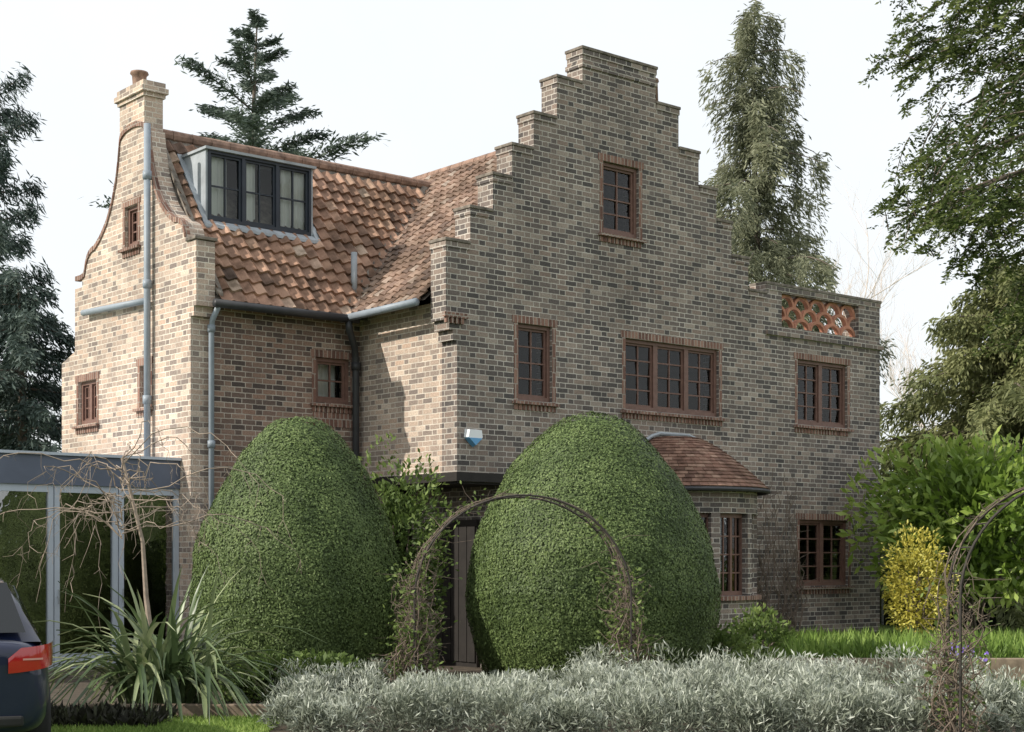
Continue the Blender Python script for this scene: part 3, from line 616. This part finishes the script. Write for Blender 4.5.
def bare_tree(label,base,H,spread,seed,mat):
    r_=random.Random(seed); m=MB()
    def grow(p,d,L,r,lev):
        pts=[p];q=p.copy();dd=d.copy()
        for i in range(5):
            dd=dd+np.array([r_.gauss(0,.13),r_.gauss(0,.13),.05]); dd/=np.linalg.norm(dd); q=q+dd*L/5; pts.append(q.copy())
        m.tube(pts,r,r*.55,n=4 if lev else 7,cap=False)
        if lev<4:
            for k in range(5 if lev else 7):
                b=pts[r_.randint(2,5)]; nd=dd+np.array([r_.gauss(0,spread),r_.gauss(0,spread),r_.uniform(.0,.5)]); nd/=np.linalg.norm(nd)
                grow(b,nd,L*r_.uniform(.45,.7),max(.008,r*.42),lev+1)
    grow(np.zeros(3),np.array([0,0,1.]),H*.5,H*.009,0)
    root=m.build('bare_tree',mat); root.location=base; tag(root,label,'tree','leafless trees far behind the house')
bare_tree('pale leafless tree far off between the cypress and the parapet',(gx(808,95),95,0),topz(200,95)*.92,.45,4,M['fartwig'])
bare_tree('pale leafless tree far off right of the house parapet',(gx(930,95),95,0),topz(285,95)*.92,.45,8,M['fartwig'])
# overhanging yew at upper right
YY=11.
yr=empty('yew_tree',(gx(1235,YY),YY+.4,0),'large yew hanging dark needled branches into the upper right corner','tree')
base=np.array([gx(1235,YY),YY+.4,0]); tm=MB(); tm.tube([(0,0,-.1),(.05,.1,1.6),(-.05,.0,3.6),(.1,0,6)],.32,.12,n=10)
ys=[-160,-40,0,30,62,85,105,135,185,215,245,262,300,350]; xs=[915,885,890,895,925,955,945,915,890,905,915,985,1003,1018]
PP=[];DD=[];TT=[]; lim=[]
ns=0
while ns<720:
    py=random.uniform(-150,345); xl=np.interp(py,ys,xs); px=xl+abs(random.gauss(0,1))*85+6 if random.random()<.6 else random.uniform(xl+6,1300)
    if px>1320: continue
    if py>250 and random.random()<.3: continue
    tip=at(px,py,YY); tip=np.array([tip[0],YY+random.uniform(-1.2,1.2),tip[2]])
    if pn(np.array([[tip[0]*1.4,0,tip[2]*1.4]]),2.6,21)[0]<.38 and px<1000: continue
    ns+=1
    dirv=np.array([-.7+random.gauss(0,.35),random.gauss(0,.5),-.38+random.gauss(0,.35)]); dirv/=np.linalg.norm(dirv); L=random.uniform(.25,.48)
    st=tip-dirv*L+np.array([0,0,.05]); t=np.linspace(0,1,7); tw=st+(tip-st)*t[:,None]+np.array([0,0,.05])*np.sin(t*3.14)[:,None]
    tm.tube(list(tw-base),.006,.0025,n=3,cap=False)
    side=np.cross(dirv,[random.gauss(0,.6),random.gauss(0,.6),1]); side/=np.linalg.norm(side)
    for k,tk in enumerate(np.linspace(.08,1,11)):
        b0=st+(tip-st)*tk+np.array([0,0,.05])*math.sin(tk*3.14); sg=1 if k%2 else -1
        sd_=dirv*.6+side*sg*.7+np.array([0,0,-.15])+rng.normal(size=3)*.22; sd_/=np.linalg.norm(sd_); sl_=L*.38*(1.15-tk*.6)
        nn=12; u=np.linspace(0,1,nn); pp=b0+sd_*(sl_*u)[:,None]+np.array([0,0,-.03])*(u**2)[:,None]
        alt=np.where(np.arange(nn)%2,1.,-1.)[:,None]; pr_=np.cross(sd_,[0,0,1.]); pr_=pr_/(np.linalg.norm(pr_)+1e-6)
        PP.append(pp+pr_*alt*.013+rng.normal(size=(nn,3))*.008); DD.append(sd_*.8+pr_*alt*.8+rng.normal(size=(nn,3))*.3); TT.append(np.clip(.12+.5*u*rng.uniform(.3,1.2)+.25*rng.uniform(-.3,.5,nn)+(.25 if tk>.75 else 0),0,1))
    if ns%22==0: lim.append(st)
for s_ in lim:
    tz=min(5.6,max(1.5,s_[2]+.3)); a=np.array([base[0],base[1],tz]); mid=(a+s_)/2+np.array([0,0,.3]); tt_=np.linspace(0,1,8)[:,None]
    tm.tube(list((1-tt_)**2*a+2*tt_*(1-tt_)*mid+tt_**2*s_-base),.045,.01,n=5,cap=False)
tm.build('trunk',M['bark'],yr,smooth=True)
leafmesh('crown',np.concatenate(PP)-base,.042,.015,M['yew_leaf'],yr,np.concatenate(DD),None,np.concatenate(TT))
# ------------------------------------------------------------ shrubs
def shrub(name,label,cat,c,rad,n,ls,lwid,mat,lump=.3,freq=2.,seed=1,up=.2,zb=0,group=None,shell=.45):
    root=empty(name,(c[0],c[1],zb),label,cat,group=group); rad=np.array(rad)
    dv=unit(rng.normal(size=(n,3))); q=pn(dv*rad.max(),freq,seed)
    rr_=(1-shell*rng.uniform(0,1,n)**1.5)*(1+lump*(q-.5)*2)
    P=dv*rad*rr_[:,None]; P[:,2]+=c[2]-zb; ok=P[:,2]>0.01; P=P[ok]; dv=dv[ok]; n=len(P); rr_=rr_[ok]
    D=dv*.8+rng.normal(size=(n,3))*.6+np.array([0,0,up])
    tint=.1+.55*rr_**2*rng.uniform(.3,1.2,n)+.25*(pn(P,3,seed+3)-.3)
    leafmesh('foliage',P,ls,lwid,mat,root,D,None,tint)
    m=MB()
    for i in range(9):
        a=random.uniform(0,6.28); e=np.array([math.cos(a)*rad[0]*.6,math.sin(a)*rad[1]*.6,(c[2]-zb)+rad[2]*random.uniform(-.1,.6)])
        m.tube([(math.cos(a)*.06,math.sin(a)*.06,-.05),e*.5+np.array([0,0,.1]),e],.028,.008,n=5,cap=False)
    m.build('stem',M['bark'],root); return root
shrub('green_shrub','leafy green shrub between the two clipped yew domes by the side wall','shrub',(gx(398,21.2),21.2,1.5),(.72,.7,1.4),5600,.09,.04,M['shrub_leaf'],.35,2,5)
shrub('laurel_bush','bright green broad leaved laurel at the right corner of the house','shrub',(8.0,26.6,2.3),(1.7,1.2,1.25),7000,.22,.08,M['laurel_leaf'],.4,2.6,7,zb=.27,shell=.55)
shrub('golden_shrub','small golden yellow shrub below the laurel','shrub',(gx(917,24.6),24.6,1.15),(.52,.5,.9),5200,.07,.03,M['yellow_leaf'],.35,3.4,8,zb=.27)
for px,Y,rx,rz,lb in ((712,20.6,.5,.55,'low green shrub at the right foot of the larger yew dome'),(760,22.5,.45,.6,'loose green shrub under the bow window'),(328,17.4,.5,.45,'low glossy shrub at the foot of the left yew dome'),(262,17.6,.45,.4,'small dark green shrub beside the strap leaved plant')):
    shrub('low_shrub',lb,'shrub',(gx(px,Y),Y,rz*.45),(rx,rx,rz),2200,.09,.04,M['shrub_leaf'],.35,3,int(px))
def hedge(label,x0,x1,y,hh,dep,n,mat=M['hedge_leaf']):
    root=empty('hedge',((x0+x1)/2,y,0),label,'hedge'); P=np.stack([rng.uniform(x0,x1,n)-(x0+x1)/2,rng.normal(size=n)*dep*.35-.0,rng.uniform(0,1,n)**.8*hh],1)
    P[:,2]*=1+.5*(pn(P*np.array([1,0,0]),1.0,3)-.5); leafmesh('foliage',P,.2,.08,mat,root,None,None,.6*rng.uniform(0,1,n)*pn(P,1.5,4)+.2)
    m=MB(); m.box(x0-(x0+x1)/2,x1-(x0+x1)/2,-.1+dep*.2,.1+dep*.2,0,hh*.7); m.t=[.05]*len(m.t); m.build('inner_growth',mat,root,tint=True)
hedge('dark hedge behind the laurel at the right edge',7.6,19,31.5,2.9,1.4,9000)
hedge('dark hedge in the distance behind the glass extension',-22,-8,34,3.2,1.4,7000)
hedge('mixed garden hedge behind the camera, seen only in the glass doors',-4,34,-9,2.4,1.4,9000,M['garden_leaf'])
# ------------------------------------------------------------ beds, edging, grass
def edging(label,x0,x1,y,hh):
    m=MB(); m.box(x0,x1,y-.06,y+.06,-.02,hh); o=m.build('timber_edging',M['wood'],bevel=.012); return tag(o,label,'timber edging')
edging('long weathered timber edging of the raised lawn at the right',3.5,12,20.68,.29)
edging('short timber edging in front of the strap leaved plant',-4.4,-2.45,15.6,.15)
P=[];D=[];T=[]
for i in range(330):
    Y=random.uniform(13.6,17.9); X=random.uniform(-2.6,5.4)
    lx=gx(270+random.uniform(-4,25),max(Y,14.4)); 
    if X<lx or X>gx(1040,Y)-max(0,(Y-15.5)*.75) : continue
    if (X-1.03)**2+(Y-20)**2<2.1**2 or (X+2.69)**2+(Y-19.5)**2<1.9**2: continue
    tall=.55+.85*pn(np.array([[X,Y,0]]),1.6,31)[0]
    R=random.uniform(.17,.34)*tall; n=440; a=rng.uniform(0,6.28,n); e=rng.uniform(-.1,1.5,n); l=rng.uniform(.5,1.1,n)
    dv=np.stack([np.cos(a)*np.cos(e),np.sin(a)*np.cos(e),np.sin(e)],1); p=dv*np.array([R*1.1,R*1.1,R*1.35])*l[:,None]+np.array([X,Y,.07])
    p[:,2]=np.maximum(p[:,2],.02)
    P.append(p);D.append(dv*.7+np.array([0,0,.3])+rng.normal(size=(n,3))*.55);T.append(-.15+.9*l**2*rng.uniform(.45,1.15,n)+random.uniform(-.2,.2)+.2*(np.sin(e)-.4))
tag(leafmesh('lavender',np.concatenate(P),.075,.013,M['lavender_leaf'],None,np.concatenate(D),None,np.concatenate(T)),'silvery grey lavender growing in a wide bed across the foreground','lavender',kind='stuff')
def blades(name,label,cat,n,fn,L,W,mat,lean=.3):
    P=fn(n); n=len(P); Ls=L*rng.uniform(.5,1.2,n); D=np.stack([rng.normal(size=n)*lean,rng.normal(size=n)*lean,np.ones(n)],1); D=unit(D)
    P=P+D*Ls[:,None]*.45; return tag(leafmesh(name,P,Ls,W,mat,None,D,None,rng.uniform(0,1,n)*.6+.4*pn(P,1.5,2)),label,cat,kind='stuff')
blades('bulb_foliage','upright green bulb leaves in the raised bed in front of the right wing','bulb leaves',6500,lambda n:np.stack([rng.uniform(3.8,11,n),21+rng.uniform(0,1,n)**1.4*4.0,np.full(n,.27)],1),.28,.03,M['grass_blade'],.4)
blades('lawn_grass','short lawn grass in the near left corner in front of the timber edging','grass',14000,lambda n:np.stack([rng.uniform(-4.4,-2.25,n),rng.uniform(13.6,15.5,n),np.zeros(n)],1),.07,.014,M['grass_blade'],.5)
blades('lawn_grass','rough grass on the raised lawn at the right','grass',14000,lambda n:np.stack([rng.uniform(3.6,12,n),rng.uniform(20.9,27.5,n),np.full(n,.27)],1),.12,.02,M['grass_blade'],.4)
blades('ground_cover','dark low plants beside the car','ground cover',2500,lambda n:np.stack([rng.uniform(-4.6,-3.4,n),rng.uniform(14.6,15.4,n),np.zeros(n)],1),.2,.05,M['dark_plant'],.8)
fl=empty('purple_flowers',(gx(962,19.8),19.8,0),'small clump of purple flowers near the right rose arch','flowers')
n=60; P=np.stack([rng.normal(size=n)*.16,rng.normal(size=n)*.12,.42+rng.normal(size=n)*.06],1); M['purple']=tint_mat('purple_petal',[(0,(.14,.07,.40)),(1,(.32,.22,.70))],.2); pe_=leafmesh('petals',P,.06,.045,M['purple'],fl); pe_['kind']='stuff'
n=160; P=np.stack([rng.normal(size=n)*.16,rng.normal(size=n)*.12,rng.uniform(.05,.4,n)],1); le_=leafmesh('leaves',P,.2,.02,M['grass_blade'],fl,np.array([0,0,1.])+rng.normal(size=(n,3))*.2); le_['kind']='stuff'
# strap leaved plant
ph=empty('strap_leaved_plant',(gx(160,16.2),16.2,.0),'spiky plant with long arching strap leaves beside the car','plant')
m=MB()
for i in range(210):
    a=random.uniform(0,6.28); L=random.uniform(.85,1.65); lean=random.uniform(.1,1.0); o=np.array([math.cos(a),math.sin(a),0]); pe=np.array([-o[1],o[0],0]); w=random.uniform(.02,.034)
    base_=o*.3*random.random()+np.array([random.gauss(0,.16),0,0]); q=[]; t_=random.uniform(.05,1)**1.2
    for k in range(9):
        t=k/8; dr=lean*(1+1.5*max(0,t-.4)); x=L*t*math.sin(min(2.1,dr*(.45+.75*t))); z=L*t*math.cos(min(2.1,dr*(.45+.75*t)))
        c=base_+o*x+np.array([0,0,max(.02,z+.02)]); ww=w*(1-.1*t)*(1 if t<.7 else (1-(t-.7)/.32))
        q+=[c-pe*ww+np.array([0,0,.01]),c,c+pe*ww+np.array([0,0,.01])]
    m.add(q,[(k*3+j,k*3+j+1,(k+1)*3+j+1,(k+1)*3+j) for k in range(8) for j in (0,1)],t_)
m.build('leaf',M['flax_leaf'],ph,smooth=True,tint=True)
# weeping bare tree
wt=empty('weeping_tree',(gx(150,17),17,0),'small bare weeping tree with twisted pale twigs in front of the glass extension','tree')
top=at(122,458,17)-np.array([gx(150,17),17,0]); m=MB(); m.tube([(0,0,-.05),(.03,0,.6),(-.05,.03,1.2),(-.08,.0,1.8),tuple(top)],.04,.016,n=8)
for i in range(38):
    a=random.uniform(0,6.28); rch=random.uniform(.5,2.2); rise=random.uniform(.0,.42); fall=random.uniform(.2,1.2); o=np.array([math.cos(a),math.sin(a)*.7,0]); st=top+np.array([0,0,-random.uniform(0,.9)])
    pts=[]; wob=np.zeros(3)
    for k in range(13):
        t=k/12; wob=wob*.6+rng.normal(size=3)*.04*(k>0); pts.append(st+o*rch*(1-(1-t)**1.6)+np.array([0,0,rise*math.sin(min(1,t*2)*1.57)-fall*max(0,t-.35)**1.5*1.6])+wob)
    m.tube(pts,.007,.002,n=4,cap=False)
    for j in range(8):
        b=pts[random.randint(4,12)]; d=o*random.uniform(-.2,.4)+rng.normal(size=3)*.3+np.array([0,0,-.4]); l=random.uniform(.1,.45)
        m.tube([b,b+d*l*.5+rng.normal(size=3)*.025,b+d*l],.003,.0012,n=3,cap=False)
m.build('trunk',M['twig'],wt)
# rose arches
def arch(cx,cy,wd,ht,rz,lab,rlab,seed,dens,nleaf):
    rd=random.Random(seed); root=empty('garden_arch',(cx,cy,0),lab,'garden arch',rz,group='thin metal rose arches')
    def cur(t,off=0):
        leg=ht-wd/2*.95; tot=2*leg+math.pi*wd/2; q=t*tot
        if q<leg: return np.array([-wd/2,off,q])
        if q>tot-leg: return np.array([wd/2,off,tot-q])
        th=(q-leg)/(wd/2); return np.array([-wd/2*math.cos(th),off,leg+wd/2*.95*math.sin(th)])
    for off in (-.28,.28):
        m=MB(); m.tube([cur(t,off) for t in np.linspace(0,1,48)],.013,n=6); m.build('hoop',M['rust'],root)
    for t in np.linspace(.04,.96,23):
        m=MB(); m.tube([cur(t,-.28),cur(t,.28)],.008,n=5); m.build('crossbar',M['rust'],root)
    m=MB(); lp=[];ld=[]
    for i in range(int(20*dens)):
        sd=0 if rd.random()<.58 else 1; ln=rd.uniform(.28,.5) if i%5==0 else rd.uniform(.1,.27); off=rd.uniform(-.3,.3); pts=[]; sp=rd.uniform(-.22,.22)
        wx=wy=0
        for k in range(20):
            wx=wx*.85+rd.gauss(0,.04); wy=wy*.85+rd.gauss(0,.03)
            t=ln*k/19; t=t if sd==0 else 1-t; p=cur(min(.999,max(.001,t)),off); fade=1 if ln<.28 else max(.25,1-k/16)
            pts.append(p+np.array([(sp*math.sin(k*.45+i)+wx)*fade,wy,rd.gauss(0,.01)+(.02 if .25<t<.75 else 0)]))
        m.tube(pts,.0085,.003,n=4,cap=False)
        for j in range(10):
            b=pts[rd.randint(2,19)]; d=np.array([rd.gauss(0,1),rd.gauss(0,.8),rd.gauss(.3,.6)]); l=rd.uniform(.06,.28); e=b+d*l*.6; m.tube([b,b+d*l*.3+rng.normal(size=3)*.02,e],.004,.0018,n=3,cap=False)
            for z_ in range(nleaf): lp.append(b+(e-b)*rd.random()+rng.normal(size=3)*.06); ld.append(d)
    rr0=empty('climbing_rose',(cx,cy,0),rlab,'climbing plant',rz); m.build('stem',M['darktwig'],rr0)
    lo=leafmesh('leaves',np.array(lp),.055,.032,M['shrub_leaf'],rr0,np.array(ld)+rng.normal(size=(len(lp),3))*.5,None,.3+.6*rng.uniform(0,1,len(lp))); lo['kind']='stuff'
arch(gx(521,17.7),17.7,2.45,2.33,.10,'thin metal rose arch in front of the larger yew dome','bare climbing rose on the arch in front of the larger yew dome',3,6.0,3)
arch(gx(955,13.3)+1.12,13.3,2.2,2.32,-.10,'thin metal rose arch cut off by the right edge','dense twiggy climbing rose on the arch at the right edge',5,3.6,1)
m=MB()
for i in range(40):
    s=5.75+random.random()*1.7; z=.25; pts=[]; top_=random.uniform(1.0,2.9); 
    for k in range(12):
        pts.append(np.array([s+random.gauss(0,.04)+.14*math.sin(k*.6+i),-.05-random.uniform(0,.06),z+(top_)*k/11]))
    m.tube(pts,.015,.005,n=4,cap=False)
    for j in range(9):
        b=pts[random.randint(2,11)]; m.tube([b,b+np.array([random.gauss(0,.22),-.05,random.uniform(0,.28)])],.006,.0025,n=3,cap=False)
o=m.build('wall_climber',M['darktwig']); o.location=(O[0],O[1],0); o.rotation_euler=(0,0,HROT); tag(o,'bare twiggy climber trained on the brick wall right of the bow window','climbing plant')
# ------------------------------------------------------------ car
M['paint'],nt_,b_=newmat('navy_paint'); b_.inputs['Base Color'].default_value=(.007,.012,.040,1); b_.inputs['Roughness'].default_value=.35; b_.inputs['Specular IOR Level'].default_value=.25; b_.inputs['Coat Weight'].default_value=.7; b_.inputs['Coat Roughness'].default_value=.02
M['carglass'],_,b_=newmat('car_glass'); b_.inputs['Base Color'].default_value=(.008,.010,.012,1); b_.inputs['Roughness'].default_value=.03
M['redlens'],_,b_=newmat('red_lens'); b_.inputs['Base Color'].default_value=(.42,.012,.015,1); b_.inputs['Roughness'].default_value=.12; b_.inputs['Coat Weight'].default_value=1
M['clearlens'],_,b_=newmat('clear_lens'); b_.inputs['Base Color'].default_value=(.60,.30,.28,1); b_.inputs['Roughness'].default_value=.15
M['rubber']=plain('rubber',(.02,.02,.02),.85); M['alloy']=plain('alloy',(.5,.5,.52),.3,.8,.1)
car=empty('parked_car',(-5.07,13.36,0),'dark navy car parked at the left edge, only its rear corner showing','car',math.radians(20.4))
st=[(-2.40,.66,.40,.93),(-2.385,.76,.36,.97),(-2.33,.84,.31,1.0),(-2.2,.895,.28,1.02),(-1.9,.915,.26,1.03),(-1.2,.925,.25,1.02),(0,.925,.25,.99),(1.0,.92,.25,.95),(1.5,.91,.25,.88),(2.05,.87,.26,.80),(2.3,.76,.30,.72),(2.38,.62,.36,.62)]
m=MB(); vs_=[]; pr=lambda w,z0,z1:[(0,z0),(w*.8,z0),(w*.97,z0+.08),(w,z0+(z1-z0)*.4),(w*.995,z0+(z1-z0)*.68),(w*.965,z1-.08),(w*.90,z1-.015),(w*.6,z1+.01),(0,z1+.02)]
for (y,w_,z0,z1) in st:
    half=pr(w_,z0,z1); ring=half+[(-x,z) for x,z in half[-2:0:-1]]; vs_+=[(x,y,z) for x,z in ring]
k=16; fs=[(i*k+j,(i+1)*k+j,(i+1)*k+(j+1)%k,i*k+(j+1)%k) for i in range(len(st)-1) for j in range(k)]+[tuple(range(k)),tuple((len(st)-1)*k+j for j in range(k))[::-1]]
m.add(vs_,fs); body=m.build('body',M['paint'],car,smooth=True); bm_=body.modifiers.new('sub','SUBSURF'); bm_.levels=2; bm_.render_levels=2
gh=[(-2.28,.80,.99,.995),(-2.16,.80,.99,1.10),(-1.98,.79,.99,1.30),(-1.80,.775,.99,1.43),(-1.4,.77,.99,1.475),(-.5,.77,.99,1.49),(.15,.765,.98,1.46),(.55,.77,.96,1.30),(1.0,.78,.94,1.06),(1.2,.78,.92,.93)]
m=MB(); vs_=[]
for (y,w_,z0,z1) in gh:
    hh=z1-z0; tp=w_-.20*min(1,hh/.48); half=[(w_+.04,z0-.02),(w_+.03-.1*min(1,hh/.48),z0+hh*.5),(tp+.02,z1-.03*min(1,hh*4)),(tp*.85,z1),(0,z1+.012)]; ring=half+[(-x,z) for x,z in half[-2::-1]]; vs_+=[(x,y,z) for x,z in ring]
k=9; m.add(vs_,[(i*k+j,(i+1)*k+j,(i+1)*k+j+1,i*k+j+1) for i in range(len(gh)-1) for j in range(k-1)]); cab=m.build('cabin',M['paint'],car,smooth=True)
m=MB(); m.add([(-.72,-2.262,1.035),(.72,-2.262,1.035),(.60,-1.875,1.40),(-.60,-1.875,1.40)],[(0,1,2,3)]); m.v=[(x,y-.035,z+.03) for x,y,z in m.v]; m.build('rear_window',M['carglass'],car)
for sg in (-1,1):
    for (ya,yb,yc,yd) in ((-2.0,-1.15,-1.2,-1.75),(-1.08,-.15,-.2,-1.12),(-.08,.85,.2,-.12)):
        m=MB(); m.add([(sg*(.80+.016),ya,1.04),(sg*(.80+.016),yb,1.04),(sg*.655,yc,1.40),(sg*.655,yd,1.40)],[(0,1,2,3)] if sg>0 else [(3,2,1,0)]); m.v=[(x+sg*.012,y,z) for x,y,z in m.v]; m.build('side_window',M['carglass'],car)
    ct=[(.58,-2.400),(.67,-2.392),(.75,-2.370),(.815,-2.332),(.865,-2.26),(.905,-2.12),(.92,-1.98)]
    m=MB(); q=[]
    for i,(x,y) in enumerate(ct):
        f=i/(len(ct)-1); z0=.77+.05*f; z1=.95+.04*f if i else .88
        for z in (z0,(z0+z1)/2,z1): q.append((sg*(x+.012),y-.018+(0 if z!=(z0+z1)/2 else -.012),z))
    m.add(q,[((i*3+j,(i+1)*3+j,(i+1)*3+j+1,i*3+j+1) if sg>0 else (i*3+j+1,(i+1)*3+j+1,(i+1)*3+j,i*3+j)) for i in range(len(ct)-1) for j in (0,1)]); tl=m.build('taillight',M['redlens'],car,smooth=True)
    m=MB(); m.add([(sg*(x+.024),y-.034,z) for (x,y) in ct[1:4] for z in (.866,.880)],[(0,2,3,1),(2,4,5,3)]); m.build('lens_strip',M['clearlens'],tl)
    m=MB(); m.add([(sg*.45,2.345,.58),(sg*.66,2.35,.58),(sg*.82,2.22,.62),(sg*.82,2.18,.74),(sg*.62,2.30,.74),(sg*.45,2.34,.70)],[(0,1,2,3,4,5)]); m.build('headlight',M['clearlens'],car)
    for y in (-1.4,1.45):
        m=MB(); m.lathe([(.22,-.11),(.31,-.11),(.33,-.08),(.33,.08),(.31,.11),(.22,.11)],n=28); wo=m.build('wheel',M['rubber'],car,smooth=True); wo.rotation_euler=(0,math.pi/2,0); wo.location=(sg*.83,y,.33)
        m=MB(); m.lathe([(.001,.09),(.05,.10),(.06,.085),(.2,.07),(.225,.105),(.225,-.1)] if sg>0 else [(.001,-.09),(.05,-.10),(.06,-.085),(.2,-.07),(.225,-.105),(.225,.1)],n=28); m.build('rim',M['alloy'],wo,smooth=True)
m=MB(); m.box(-.7,.7,-2.43,-2.38,.38,.46); m.build('bumper_trim',M['rubber'],car,bevel=.02)
